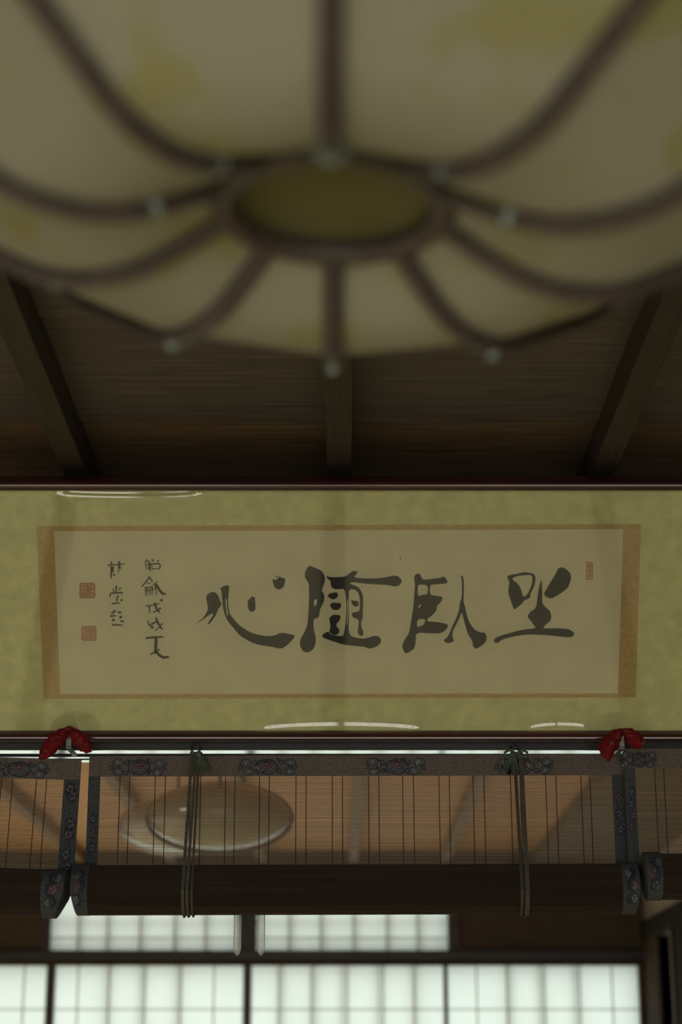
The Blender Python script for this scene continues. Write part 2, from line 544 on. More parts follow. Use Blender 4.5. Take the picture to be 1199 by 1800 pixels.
def shoji(name, x0, x1, z0, z1, bars, rows, y, paper_y, stile, outer, obars=(), orows=()):
    root = struct(empty(name, ((x0 + x1) / 2, y, z0)))
    cx = (x0 + x1) / 2
    MB().box(x0 - cx, x1 - cx, paper_y, paper_y + .0, 0, z1 - z0).f and None
    p = MB()
    p.add([(x0 - cx + .005, paper_y, .005), (x1 - cx - .005, paper_y, .005), (x1 - cx - .005, paper_y, z1 - z0), (x0 - cx + .005, paper_y, z1 - z0)], [(0, 1, 2, 3)])
    p.build('paper', M['shojipaper'], root)
    h = z1 - z0
    for a, b in stile: MB().box(a - cx, b - cx, -.015, .02, 0, h, ch=.002).build('stile', M['darkwood'], root)
    for b in bars: MB().box(b - cx - .0029, b - cx + .0029, .0, paper_y - .001, .0, h).build('lattice_bar', M['kumiko'], root)
    for r in rows:
        if z0 < r < z1: MB().box(x0 - cx, x1 - cx, .002, paper_y - .001, r - z0 - .0028, r - z0 + .0028).build('lattice_bar', M['kumiko'], root)
    # storm lattice and sash standing outside, seen through the paper
    o = MB()
    for b, wd in obars: o.box(b - cx - wd, b - cx + wd, paper_y + .012, paper_y + .03, 0, h)
    for r, wd in orows: o.box(x0 - cx, x1 - cx, paper_y + .03, paper_y + .045, r - z0 - wd, r - z0 + wd)
    if obars or orows: o.build('outer_sash', M['kumiko'], root)
    return root


rows = [Z(1774) - .212 * k for k in range(0, 8)]
doors = [(-268, 82, (-210, -152, -94, -36, 42), ()),
         (97, 428, (137, 192, 255, 318, 376), (190, 250, 314)),
         (442, 780, (490, 547, 611, 674, 728), (494, 552, 604, 667, 729)),
         (787, 1122, (838, 891, 957, 1019, 1076), (895, 951, 1013))]
for k, (a, b, bars, ob) in enumerate(doors):
    xa, xb = X(a), X(b)
    st = []
    wst = (.030, .030)
    if k == 0: st = [(xb, xb + .020)]
    if k == 1: st = [(xa - .019, xa), (xb, xb + .019)]
    if k == 2: st = [(xa - .017, xa), (xb, xb + .009)]
    if k == 3: st = [(xa - .009, xa), (xb, xb + .012)]
    shoji('door_%d' % (k + 1), xa - .008, xb + .008, .0, zl0, [X(v) for v in bars], rows, YB + .03 + .0 * k, .012, st, 0, [(X(v), .007) for v in ob], [])
tb = [((85, 418), (136, 187, 245, 306, 360), 1), ((451, 790), (508, 564, 622, 681, 735), 2)]
for (a, b), bars, n in tb:
    shoji('window_%d' % n, X(a, 1640), X(b, 1640), zl1, zt1, [X(v, 1640) for v in bars], [Z(1648)], YB + .03, .010,
          [], 0, [(X(v + 3, 1640), .006) for v in bars], [(Z(1621), .010), (Z(1655), .004)])

# ------------------------------------------------------------------ framed calligraphy, leaning out from the lintel
PB = Vector((0, 3.05, EYE + .6243))
SL = Vector((0, -.496, .8685)).normalized()      # up along the picture
NN = Vector((0, -SL.z, SL.y))                     # out of the picture towards the room
froot = empty('framed_calligraphy', (0, 3.088, EYE + .5577))
FL = froot.location.copy()


def onp(px, py, off=0.0):
    d = ray(px, py)
    o = Vector((0, 0, EYE))
    q = PB + NN * off
    s = (q - o).dot(NN) / d.dot(NN)
    return o + d * s - FL


def pl(x, v, off=0.0):          # x across, v up the slope from the frame's base
    return Vector((x, 0, 0)) + SL * v + NN * off


vt = (onp(600, 845)).dot(SL)
v_in0, v_in1 = onp(600, 1286, .006).dot(SL), onp(600, 863, .006).dot(SL)
v0 = onp(600, 1305, .014).dot(SL)
v1 = onp(600, 844, .014).dot(SL)
FX = .70


def rail(pts, prof):
    """straight rail with a moulded section; pts two ends as (x, v), prof list of (across, out)"""
    (xa, va), (xb, vb) = pts
    t = Vector((xb - xa, vb - va)).normalized()
    nrm = Vector((-t.y, t.x))
    mb = MB()
    vs = []
    for (x, v) in pts:
        for a, o in prof: vs.append(pl(x + nrm.x * a, v + nrm.y * a, o))
    n = len(prof)
    fs = [(k, (k + 1) % n, n + (k + 1) % n, n + k) for k in range(n)]
    fs += [tuple(range(n - 1, -1, -1)), tuple(range(n, 2 * n))]
    return mb.add(vs, fs)


def moulding(wd):
    pr = [(0, -.020), (0, .006)]
    for i in range(9):
        a = math.pi * i / 8
        pr.append((wd * (.06 + .44 * (1 - math.cos(a))), .008 + .010 * math.sin(a)))
    pr += [(wd, .002), (wd, -.020)]
    return pr


rail([(FX, v_in0), (-FX, v_in0)], moulding(v_in0 - v0)).build('bottom_rail', M['lacquer'], froot, 30)
rail([(-FX, v_in1), (FX, v_in1)], moulding(v1 - v_in1)).build('top_rail', M['lacquer'], froot, 30)
rail([(-FX, v0), (-FX, v1)], moulding(.02)).build('side_rail', M['lacquer'], froot, 30)
rail([(FX, v1), (FX, v0)], moulding(.02)).build('side_rail', M['lacquer'], froot, 30)


def quad(c, off, name, m, th=0):
    vs = [onp(px, py, off) for px, py in c]
    return MB().add(vs, [(3, 2, 1, 0)]).build(name, m, froot)


MB().add([pl(-FX, v0 + .003, -.016), pl(FX, v0 + .003, -.016), pl(FX, v1 - .003, -.016), pl(-FX, v1 - .003, -.016)], [(0, 1, 2, 3)]).build('backing_board', M['backing'], froot)
MB().add([pl(-FX, v_in0 - .004, 0), pl(FX, v_in0 - .004, 0), pl(FX, v_in1 + .004, 0), pl(-FX, v_in1 + .004, 0)], [(0, 1, 2, 3)]).build('mount_cloth', M['mat'], froot)
outer = [(64, 925), (1127, 921), (1117.5, 1226), (77, 1228.5)]
inner = [(95, 934), (1095.5, 930.5), (1086.5, 1219), (106, 1220)]
quad(outer, .0006, 'mount_border', M['mount'])
quad(inner, .0012, 'calligraphy_sheet', M['art'])


def glyph(name, ox, oy, s, loops, m=None, n=1, label=None):
    """brush strokes traced in the plane of the sheet"""
    mb = MB()
    for lp in loops:
        if not isinstance(lp[0][0], (tuple, list)): lp = [lp]
        lp = [chaikin(l, n) for l in lp]
        mb.poly(lp, lambda a, b: onp(ox + a / s, oy + b / s, .0018))
    o = mb.build(name, m or M['ink'], froot)
    if label: o['label'] = label
    return o


S6 = 5.995
glyph('brushed_character', 330, 970, S6, [
    [(200, 455), (250, 420), (300, 430), (330, 480), (345, 530), (358, 548), (335, 590), (318, 605), (305, 640), (280, 690), (245, 735), (205, 778), (225, 730), (255, 690), (272, 650), (240, 655), (205, 680), (150, 725), (70, 772), (120, 735), (170, 690), (200, 640), (215, 600), (205, 540), (195, 490)],
    [(300, 605), (322, 600), (300, 665), (255, 730), (215, 775), (250, 715), (280, 665)],
    [[(340, 385), (375, 360), (440, 350), (432, 430), (425, 520), (430, 590), (445, 660), (490, 715), (550, 780), (640, 840), (740, 875), (840, 890), (910, 885), (990, 850), (1060, 865), (1135, 880), (1110, 920), (1060, 975), (1000, 1018), (950, 1018), (880, 998), (760, 985), (660, 950), (550, 885), (480, 800), (420, 730), (385, 650), (368, 560), (362, 470), (355, 410)],
     [(395, 490), (410, 490), (414, 580), (428, 650), (418, 685), (405, 620)]],
    [(630, 515), (670, 480), (680, 465), (690, 482), (708, 470), (715, 560), (712, 620), (665, 635), (635, 600)],
    [(893, 280), (915, 300), (945, 290), (965, 255), (985, 275), (1030, 280), (1022, 340), (1000, 385), (960, 400), (915, 375), (900, 330)],
    [(925, 262), (950, 248), (952, 258), (930, 275)]], label='large brushed character with three dots and a hooked stroke')
glyph('brushed_character', 515, 970, S6, [
    [[(175, 145), (250, 175), (300, 195), (335, 255), (338, 310), (315, 370), (302, 410), (330, 450), (332, 500), (310, 560), (285, 605), (278, 670), (260, 700), (222, 705), (215, 760), (222, 830), (243, 900), (240, 960), (215, 1030), (150, 1065), (100, 1045), (70, 980), (80, 920), (120, 850), (150, 780), (160, 690), (168, 560), (170, 430), (168, 340), (150, 305), (125, 270), (125, 220), (150, 170)],
     [(220, 505), (250, 500), (255, 530), (240, 565), (222, 580)]],
    [[(345, 250), (375, 265), (450, 268), (550, 262), (600, 225), (635, 195), (655, 210), (680, 195), (680, 220), (640, 270), (720, 280), (850, 282), (980, 270), (1050, 250), (1110, 255), (1150, 300), (1130, 350), (1080, 368), (1010, 350), (900, 345), (750, 335), (640, 318), (590, 330), (620, 345), (680, 365), (720, 410), (742, 480), (740, 560), (735, 640), (738, 690), (718, 740), (720, 790), (745, 850), (735, 885), (705, 885), (680, 850), (690, 790), (695, 715), (640, 695), (615, 665), (625, 640), (700, 630), (705, 570), (705, 490), (690, 430), (650, 395), (590, 395), (588, 480), (590, 600), (592, 720), (585, 830), (610, 890), (680, 910), (760, 915), (850, 885), (910, 890), (933, 940), (910, 980), (860, 1010), (800, 1022), (755, 1000), (650, 992), (540, 980), (430, 945), (310, 905), (310, 870), (360, 842), (385, 850), (395, 870), (460, 885), (530, 890), (545, 830), (560, 720), (565, 600), (560, 490), (545, 395), (500, 390), (455, 398), (410, 380), (395, 340), (400, 310), (365, 285)],
     [(572, 500), (582, 500), (584, 640), (578, 770), (570, 770), (575, 640)]],
    [(360, 465), (390, 435), (475, 425), (472, 480), (425, 505), (390, 490)],
    [(385, 555), (430, 528), (450, 540), (510, 540), (500, 600), (455, 618), (410, 605)],
    [(385, 690), (430, 660), (508, 670), (490, 730), (450, 770), (495, 830), (480, 865), (440, 880), (400, 865), (380, 835), (400, 790), (385, 730)],
    [(612, 505), (640, 515), (690, 520), (695, 565), (665, 582), (625, 560)],
    [(1122, 68), (1132, 58), (1141, 68), (1132, 79)], [(48, 326), (54, 319), (60, 326), (54, 334)], [(90, 352), (95, 346), (100, 352), (95, 360)]],
    label='large brushed character with a tall left stroke and long top bar')
glyph('brushed_character', 690, 970, 6.661, [
    [[(255, 275), (300, 250), (325, 265), (345, 315), (380, 328), (480, 315), (560, 305), (600, 285), (640, 330), (645, 365), (600, 375), (500, 382), (440, 385), (438, 505), (520, 515), (590, 525), (575, 580), (520, 635), (515, 690), (460, 750), (405, 785), (415, 818), (480, 818), (570, 830), (658, 852), (630, 910), (570, 955), (450, 955), (275, 945), (272, 1060), (255, 1135), (190, 1180), (150, 1192), (125, 1150), (110, 1100), (140, 1030), (185, 970), (205, 900), (225, 770), (245, 640), (255, 500), (265, 385), (255, 350)],
     [(297, 382), (415, 388), (412, 500), (360, 500), (300, 525), (295, 450)],
     [(300, 650), (320, 618), (342, 618), (325, 645), (300, 668)],
     [(290, 800), (330, 785), (390, 790), (370, 850), (330, 870), (285, 885)]],
    [(800, 285), (812, 270), (832, 310), (838, 400), (835, 500), (832, 590), (850, 640), (865, 720), (900, 830), (960, 910), (1020, 942), (1080, 945), (1105, 985), (1095, 1050), (1050, 1095), (985, 1138), (945, 1120), (935, 1040), (885, 970), (850, 850), (825, 760), (810, 705), (790, 760), (750, 850), (710, 920), (700, 985), (720, 1040), (690, 1065), (630, 1070), (595, 1032), (640, 1005), (670, 950), (700, 870), (750, 770), (785, 660), (788, 580), (808, 560), (815, 450), (812, 340)],
    [(157, 848), (163, 841), (169, 848), (163, 856)]], label='large brushed character of a barred upright beside a split stroke')
glyph('brushed_character', 860, 970, S6, [
    [[(190, 250), (280, 235), (375, 212), (430, 222), (470, 230), (490, 270), (485, 330), (460, 400), (430, 450), (438, 480), (400, 500), (365, 515), (350, 545), (310, 575), (265, 612), (245, 570), (220, 490), (200, 430), (205, 370), (215, 320), (195, 285)],
     [(245, 275), (300, 255), (390, 245), (440, 243), (458, 270), (450, 340), (425, 400), (400, 450), (370, 475), (352, 460), (340, 410), (320, 360), (285, 320), (250, 300)]],
    [(725, 175), (765, 160), (810, 180), (855, 225), (865, 280), (845, 340), (830, 380), (740, 450), (650, 495), (600, 475), (575, 445), (600, 400), (640, 330), (690, 250)],
    [(548, 285), (555, 330), (560, 420), (556, 540), (600, 590), (640, 620), (658, 690), (640, 735), (580, 780), (570, 808), (700, 805), (820, 810), (870, 830), (900, 860), (880, 895), (820, 902), (700, 888), (560, 875), (420, 870), (300, 885), (200, 905), (125, 930), (90, 965), (45, 950), (60, 910), (110, 885), (220, 855), (350, 820), (500, 805), (470, 775), (440, 730), (400, 685), (430, 635), (495, 590), (505, 500), (520, 400)],
    [(424, 615), (430, 606), (437, 615), (430, 622)]], label='large brushed character with two drops over a ball and long base stroke')


def strokes(name, ox, oy, s, lst, m=None, label=None):
    """small brush writing: each stroke a tapered ribbon lying on the sheet"""
    mb = MB()
    for pts, wd in lst:
        if len(pts) == 1:
            x, y = pts[0]
            mb.poly([[(x + wd * .55 * math.cos(a * math.pi / 4), y + wd * .5 * math.sin(a * math.pi / 4)) for a in range(8)]],
                    lambda a, b: onp(ox + a / s, oy + b / s, .0018))
            continue
        L, R = [], []
        n = len(pts)
        for i, (x, y) in enumerate(pts):
            a, b = pts[max(i - 1, 0)], pts[min(i + 1, n - 1)]
            dx, dy = b[0] - a[0], b[1] - a[1]
            l = math.hypot(dx, dy) or 1
            h = wd / 2 * (.95 if i == 0 else (.7 if i == n - 1 else 1.05))
            if i == 0: x, y = x - dx / l * wd * .2, y - dy / l * wd * .2
            L.append((x - dy / l * h, y + dx / l * h))
            R.append((x + dy / l * h, y - dx / l * h))
        lp = L + R[::-1]
        mb.poly([lp], lambda a, b: onp(ox + a / s, oy + b / s, .0018))
    o = mb.build(name, m or M['ink'], froot)
    if label: o['label'] = label
    return o


strokes('date_inscription', 225, 970, 9.0, [
    ([(270, 170), (300, 125), (328, 150), (335, 290)], 22), ([(278, 190), (300, 285)], 20), ([(352, 195), (350, 300)], 18), ([(300, 205), (340, 195)], 14),
    ([(390, 135)], 34), ([(475, 145)], 32), ([(345, 190), (500, 188), (513, 215), (495, 285)], 20), ([(378, 190), (380, 310)], 16), ([(380, 272), (490, 262)], 18),
    ([(220, 550), (300, 455), (345, 390)], 22), ([(330, 395), (390, 470)], 26), ([(300, 500), (370, 488)], 16), ([(278, 560), (283, 700)], 24),
    ([(305, 560), (320, 690)], 18), ([(345, 560), (352, 680)], 18), ([(383, 545), (382, 680)], 22), ([(280, 572), (400, 545)], 16), ([(280, 622), (390, 600)], 18),
    ([(400, 522), (470, 470)], 20), ([(430, 520), (455, 690)], 22), ([(395, 600), (450, 560)], 16), ([(450, 520), (500, 610), (555, 668), (600, 660)], 40),
    ([(530, 765)], 46), ([(285, 860), (350, 850), (500, 820)], 20), ([(338, 860), (342, 970)], 26), ([(425, 808), (445, 890), (505, 965)], 32), ([(520, 890), (450, 935), (395, 957)], 24),
    ([(318, 1095), (328, 1165), (420, 1122), (470, 1100)], 28), ([(440, 1045), (490, 1150), (545, 1232)], 32), ([(545, 1130), (490, 1200), (425, 1247)], 20), ([(380, 1190)], 50),
    ([(285, 1365), (400, 1352), (562, 1345)], 32), ([(445, 1360), (440, 1500), (432, 1610)], 52), ([(492, 1545), (430, 1582), (350, 1630)], 26), ([(430, 1560), (500, 1640), (560, 1672), (650, 1662)], 42)],
    label='narrow column of five small brushed date characters')
strokes('signature_inscription', 125, 975, 11.25, [
    ([(730, 212), (1065, 185)], 30), ([(795, 145), (800, 200)], 36), ([(955, 140), (945, 280)], 50), ([(945, 280), (940, 370)], 20), ([(985, 225), (985, 300)], 20),
    ([(810, 250), (810, 350)], 78), ([(790, 345), (790, 470)], 38), ([(850, 400)], 46),
    ([(895, 615), (890, 740)], 40), ([(835, 675), (850, 750)], 34), ([(975, 655), (950, 700)], 36), ([(765, 835), (782, 765), (890, 758), (1000, 745), (1022, 780)], 32),
    ([(935, 810), (905, 870), (905, 930)], 32), ([(1000, 900)], 46), ([(810, 972), (965, 950)], 34),
    ([(855, 1120)], 56), ([(815, 1152)], 46), ([(780, 1217), (885, 1205)], 42), ([(935, 1142), (1000, 1142)], 46), ([(980, 1235)], 56), ([(835, 1292)], 58), ([(985, 1308), (1045, 1335)], 42), ([(812, 1385), (1015, 1397)], 36)],
    label='short column of three small brushed signature characters')


def seal(name, ox, oy, s, x0, y0, x1, y1, lines, base, line, label):
    mb = MB()
    f1 = lambda a, b: onp(ox + a / s, oy + b / s, .0016)
    f2 = lambda a, b: onp(ox + a / s, oy + b / s, .0020)
    mb.poly([[(x0, y0), (x1, y0 + 3), (x1 - 3, y1), (x0 + 4, y1 - 2)]], f1, 0)
    t = (x1 - x0) * .055
    for a, b, c, d in [(x0, y0, x1, y0), (x0, y1, x1, y1), (x0, y0, x0, y1), (x1, y0, x1, y1)] + lines:
        if abs(a - c) > abs(b - d): q = [(a, b - t), (c, d - t), (c, d + t), (a, b + t)]
        else: q = [(a - t, b), (a + t, b), (c + t, d), (c - t, d)]
        mb.poly([q], f2, 1)
    o = mb.build(name, [base, line], froot)
    o['label'] = label


seal('seal_impression', 125, 975, 11.25, 180, 572, 462, 848, [(215, 620, 350, 620), (215, 700, 320, 690), (320, 600, 330, 760), (230, 740, 240, 820), (280, 720, 290, 820), (360, 620, 365, 830), (365, 700, 450, 690), (370, 760, 450, 770), (400, 590, 405, 690), (215, 785, 340, 800)], M['seal_pale'], M['seal'], 'square red seal beside the signature')
seal('seal_impression', 125, 975, 11.25, 218, 1422, 488, 1690, [(240, 1470, 380, 1460), (390, 1440, 395, 1660), (250, 1530, 370, 1520), (300, 1480, 300, 1640), (360, 1520, 365, 1650), (240, 1650, 380, 1640), (440, 1450, 445, 1660), (400, 1500, 480, 1500)], M['seal_pale'], M['seal_mid'], 'faded square seal below the first')
seal('seal_impression', 860, 970, S6, 1025, 112, 1090, 292, [(1040, 150, 1080, 150), (1058, 130, 1060, 270), (1040, 200, 1078, 195), (1040, 245, 1078, 250)], M['seal_pale'], M['seal'], 'narrow upright red seal at the right of the sheet')

# acrylic pane, slightly buckled where it meets the rails
nx, nv = 280, 120
hv = v_in1 - v_in0
bk = [(onp(228, 866).x, .130, 1, .0040), (onp(600, 1278).x, .150, -1, .0040), (onp(985, 1276).x, .062, -1, .0036)]
vvs = [0.06 * hv * (i / 40) for i in range(40)] + [.06 * hv + .88 * hv * i / 20 for i in range(20)] + [.94 * hv + .06 * hv * i / 40 for i in range(41)]
pv, pf = [], []
for j, v in enumerate(vvs):
    for i in range(nx + 1):
        x = -FX + 2 * FX * i / nx
        d = .0045
        for cx, hw, sd, A in bk:
            q = 1 - ((x - cx) / hw) ** 2
            if q <= 0: continue
            t = (hv - v) if sd > 0 else v
            t0 = (.0075 if sd > 0 else .0135) * math.sqrt(q)
            wd = .0050
            d += -sd * A * min(1, 3 * q) * (1 - math.tanh((t - t0) / wd)) / 2
        pv.append(pl(x, v_in0 + v, d))
W_ = nx + 1
for j in range(len(vvs) - 1):
    for i in range(nx): pf.append((j * W_ + i, j * W_ + i + 1, (j + 1) * W_ + i + 1, (j + 1) * W_ + i))
MB().add(pv, pf).build('acrylic_pane', M['acrylic'], froot, True)
tag(froot, 'long framed ink calligraphy of four large characters leaning out above the blinds', 'picture')


# ------------------------------------------------------------------ red cushions that carry the frame on its hooks
def cushion(name, lobes, hook, label):
    y = 3.030
    base = at(hook[0], hook[1], y)
    r = empty(name, base)
    mb = MB()
    for pts in lobes:
        P, Rr = [], []
        N = 14
        for i in range(N + 1):
            t = i / N * (len(pts) - 1)
            k = min(int(t), len(pts) - 2)
            s = t - k
            s = s * s * (3 - 2 * s) * .5 + s * .5
            a, b = pts[k], pts[k + 1]
            px, py, h = (a[j] + (b[j] - a[j]) * s for j in range(3))
            P.append(at(px, py, y) - base)
            Rr.append(max(h, 1.2) / 1045 * (1 + .10 * math.sin(i * 2.3)))
        mb.tube(P, Rr, n=14, flat=(1, .75, (0, -1, 0)))
    mb.build('puffed_fabric', M['red'], r, True)
    st = MB()
    rd = random.Random(len(label))
    for pts in lobes:
        for q in range(9):
            t = rd.uniform(.3, len(pts) - 1.3)
            k = int(t)
            a, b = pts[k], pts[k + 1]
            s = t - k
            px, py, h = (a[j] + (b[j] - a[j]) * s for j in range(3))
            of = rd.uniform(-.55, .55)
            px += of * h * .7
            c = at(px, py, y) - base + Vector((0, -h / 1045 * .75 * math.sqrt(1 - of * of * .5) - .0003, 0))
            e = Vector((rd.uniform(-.004, .004), 0, rd.uniform(-.004, .004)))
            st.tube([c - e, c + e * .2 + Vector((.0015, 0, .001)), c + e], .0005, n=4)
    st.build('gold_stitching', M['gold'], r)
    h = MB()
    p = at(hook[0], hook[1], y) - base
    h.box(p.x - .0045, p.x + .0045, .012, .016, -.012, .010, ch=.001)
    h.box(p.x - .004, p.x + .004, .012, YW - y + .004, -.013, -.0095)
    h.build('hook', M['steel'], r)
    tag(r, label, 'cushion', 'red frame cushions')


cushion('frame_cushion', [[(122, 1278, 2.5), (114, 1287, 9), (101, 1298, 14), (89, 1312, 14), (79, 1324, 11), (70, 1335, 3)],
                          [(121, 1277, 2.5), (129, 1288, 9), (139, 1298, 14), (149, 1310, 13), (156, 1317, 9), (161, 1320, 3)]],
        (119, 1299), 'red brocade cushion with a long left tail under the frame, leftmost')
cushion('frame_cushion', [[(1097, 1284, 4), (1085, 1291, 11), (1077, 1301, 14), (1067, 1314, 17), (1068, 1324, 12), (1070, 1339, 2)],
                          [(1095, 1285, 5), (1106, 1289, 10), (1114, 1298, 15), (1123, 1305, 13), (1132, 1309, 6)]],
        (1095, 1300), 'red brocade cushion with a rounded top under the frame, rightmost')


# ------------------------------------------------------------------ bamboo blinds
def spiral(cx, cz, w, h, rd, mb, y, turns=1.4, r0=.1, r1=.95, wd=.0011, mi=0, a0=0.0, hand=1):
    P = []
    for i in range(26):
        t = i / 25
        a = a0 + hand * t * turns * 2 * math.pi
        r = r0 + (r1 - r0) * t
        P.append((cx + w * r * math.cos(a), y, cz + h * r * math.sin(a)))
    mb.tube(P, [wd * (.6 + .7 * (i / 25)) for i in range(26)], n=4, mi=mi, flat=(1, .35, (0, -1, 0)), cap=False)


def disc(cx, cz, rx, rz, mb, y, mi, n=14, wob=0.0, a0=0):
    vs = [(cx, y, cz)] + [(cx + rx * (1 + wob * math.cos(5 * 2 * math.pi * k / n)) * math.cos(2 * math.pi * k / n + a0), y,
                           cz + rz * (1 + wob * math.cos(5 * 2 * math.pi * k / n)) * math.sin(2 * math.pi * k / n + a0)) for k in range(n)]
    mb.add(vs, [(0, 1 + (k + 1) % n, 1 + k) for k in range(n)], mi)


def motif(cx, cz, w, h, y, seed, parent, zmin=None, zmax=None):
    """woven scroll and blossom figure, slightly raised on the cloth; 0 navy 1 grey 2 rose"""
    rd = random.Random(seed)
    mb = MB()
    hw, hh = w / 2, h / 2
    def ring(x, z, rx, rz, wd, mi, yo, a0=0.0, a1=2 * math.pi, n=18, wob=0.0, wn=6):
        P = []
        for i in range(n + 1):
            an = a0 + (a1 - a0) * i / n
            k = 1 + wob * math.cos(wn * an)
            P.append((x + rx * k * math.cos(an), y - yo, z + rz * k * math.sin(an)))
        mb.tube(P, wd, n=4, mi=mi, flat=(1, .3, (0, -1, 0)), cap=False)

    fl = rd.choice((-1, 1))
    # rosettes at the corners
    for bx, bz in ((-.76, .42), (-.70, -.58), (.74, .40), (.66, -.62)):
        x, z = cx + fl * (bx + rd.uniform(-.05, .05)) * hw, cz + (bz + rd.uniform(-.08, .08)) * hh
        rx, rz = .185 * hw, .42 * hh
        disc(x, z, rx, rz, mb, y - .0002, 1, 16, .06)
        ring(x, z, rx, rz, .0010, 0, .0004, wob=.08)
        for q in range(6):
            a = q * math.pi / 3 + rd.random() * .3
            mb.tube([(x + rx * .25 * math.cos(a), y - .0005, z + rz * .25 * math.sin(a)), (x + rx * .8 * math.cos(a), y - .0005, z + rz * .8 * math.sin(a))], [.0004, .0010], n=4, mi=0, flat=(1, .3, (0, -1, 0)), cap=False)
        disc(x, z, rx * .22, rz * .22, mb, y - .0006, 3, 8, .2)
    # the peony in the middle: nested petals
    x, z = cx + rd.uniform(-.05, .05) * hw, cz - .05 * hh
    disc(x, z, .36 * hw, .85 * hh, mb, y - .0002, 1, 18, .05)
    disc(x, z + .25 * hh, .20 * hw, .42 * hh, mb, y - .0003, 2, 16, .10)
    for k, (r_, mi) in enumerate(((.37, 0), (.28, 0), (.19, 0), (.10, 0))):
        ring(x, z + (.37 - r_) * hh * .9, r_ * hw, r_ * 2.2 * hh, .0010 if k else .0015, mi, .0005 + k * .0001, wob=.07, wn=5 + k)
    for q in range(5):
        a = math.pi * (1.15 + .175 * q)
        mb.tube([(x + .20 * hw * math.cos(a), y - .0006, z + .5 * hh * math.sin(a)), (x + .35 * hw * math.cos(a), y - .0006, z + .84 * hh * math.sin(a))], .0006, n=4, mi=0, flat=(1, .3, (0, -1, 0)), cap=False)
    # tendrils and leaves
    for bx, bz, hd_ in ((-.42, .45, 1), (.44, .50, -1), (-.40, -.60, -1), (.42, -.50, 1), (.95, -.1, 1), (-.96, -.05, -1)):
        spiral(cx + bx * hw, cz + bz * hh, hw * .13, hh * .36, rd, mb, y - .0008, turns=rd.uniform(1.0, 1.5), a0=rd.uniform(0, 6), hand=hd_, wd=.0012)
    for q in range(8):
        x = cx + rd.uniform(-.9, .9) * hw
        z = cz + rd.uniform(-.85, .85) * hh
        a = rd.uniform(0, 6.3)
        l = rd.uniform(.06, .13) * hw
        mb.tube([(x - l * math.cos(a), y - .0007, z - l * math.sin(a)), (x, y - .0008, z), (x + l * math.cos(a), y - .0007, z + l * math.sin(a))],
                [.0003, .0020, .0003], n=4, mi=rd.choice((0, 0, 0, 2, 3)), flat=(1, .3, (0, -1, 0)), cap=False)
    if zmin is not None:
        mb.v = [(a, b, min(max(c, zmin), zmax)) for a, b, c in mb.v]
    mb.v = [(min(max(a, cx - hw * 1.02), cx + hw * 1.02), b, c) for a, b, c in mb.v]
    return mb.build('brocade_figure', [M['navy'], M['grey'], M['rose'], M['silver']], parent)


def vmotif(cx, z0, z1, w, y, seed, parent):
    """narrow climbing scroll on a side border"""
    rd = random.Random(seed)
    mb = MB()
    n = max(2, int((z1 - z0) / (w * 1.1)))
    for i in range(n):
        z = z0 + (z1 - z0) * (i + .5) / n
        x = cx + rd.uniform(-.12, .12) * w
        disc(x, z, w * .36, w * .42, mb, y - .0003, 0, 12, .25, rd.random())
        disc(x, z, w * .24, w * .29, mb, y - .0005, rd.choice((1, 2, 1)), 12, .25, rd.random())
        disc(x, z, w * .10, w * .12, mb, y - .0007, 0, 8)
        spiral(x, z + w * .3, w * .3, w * .45, rd, mb, y - .0010, turns=1.1, a0=rd.uniform(0, 6), hand=rd.choice((-1, 1)), wd=.0009)
        spiral(x, z - w * .3, w * .3, w * .40, rd, mb, y - .0010, turns=1.1, a0=rd.uniform(0, 6), hand=rd.choice((-1, 1)), wd=.0009)
    mb.v = [(min(max(a, cx - w * .5), cx + w * .5), b, c) for a, b, c in mb.v]
    return mb.build('brocade_figure', [M['navy'], M['grey'], M['rose'], M['silver']], parent)


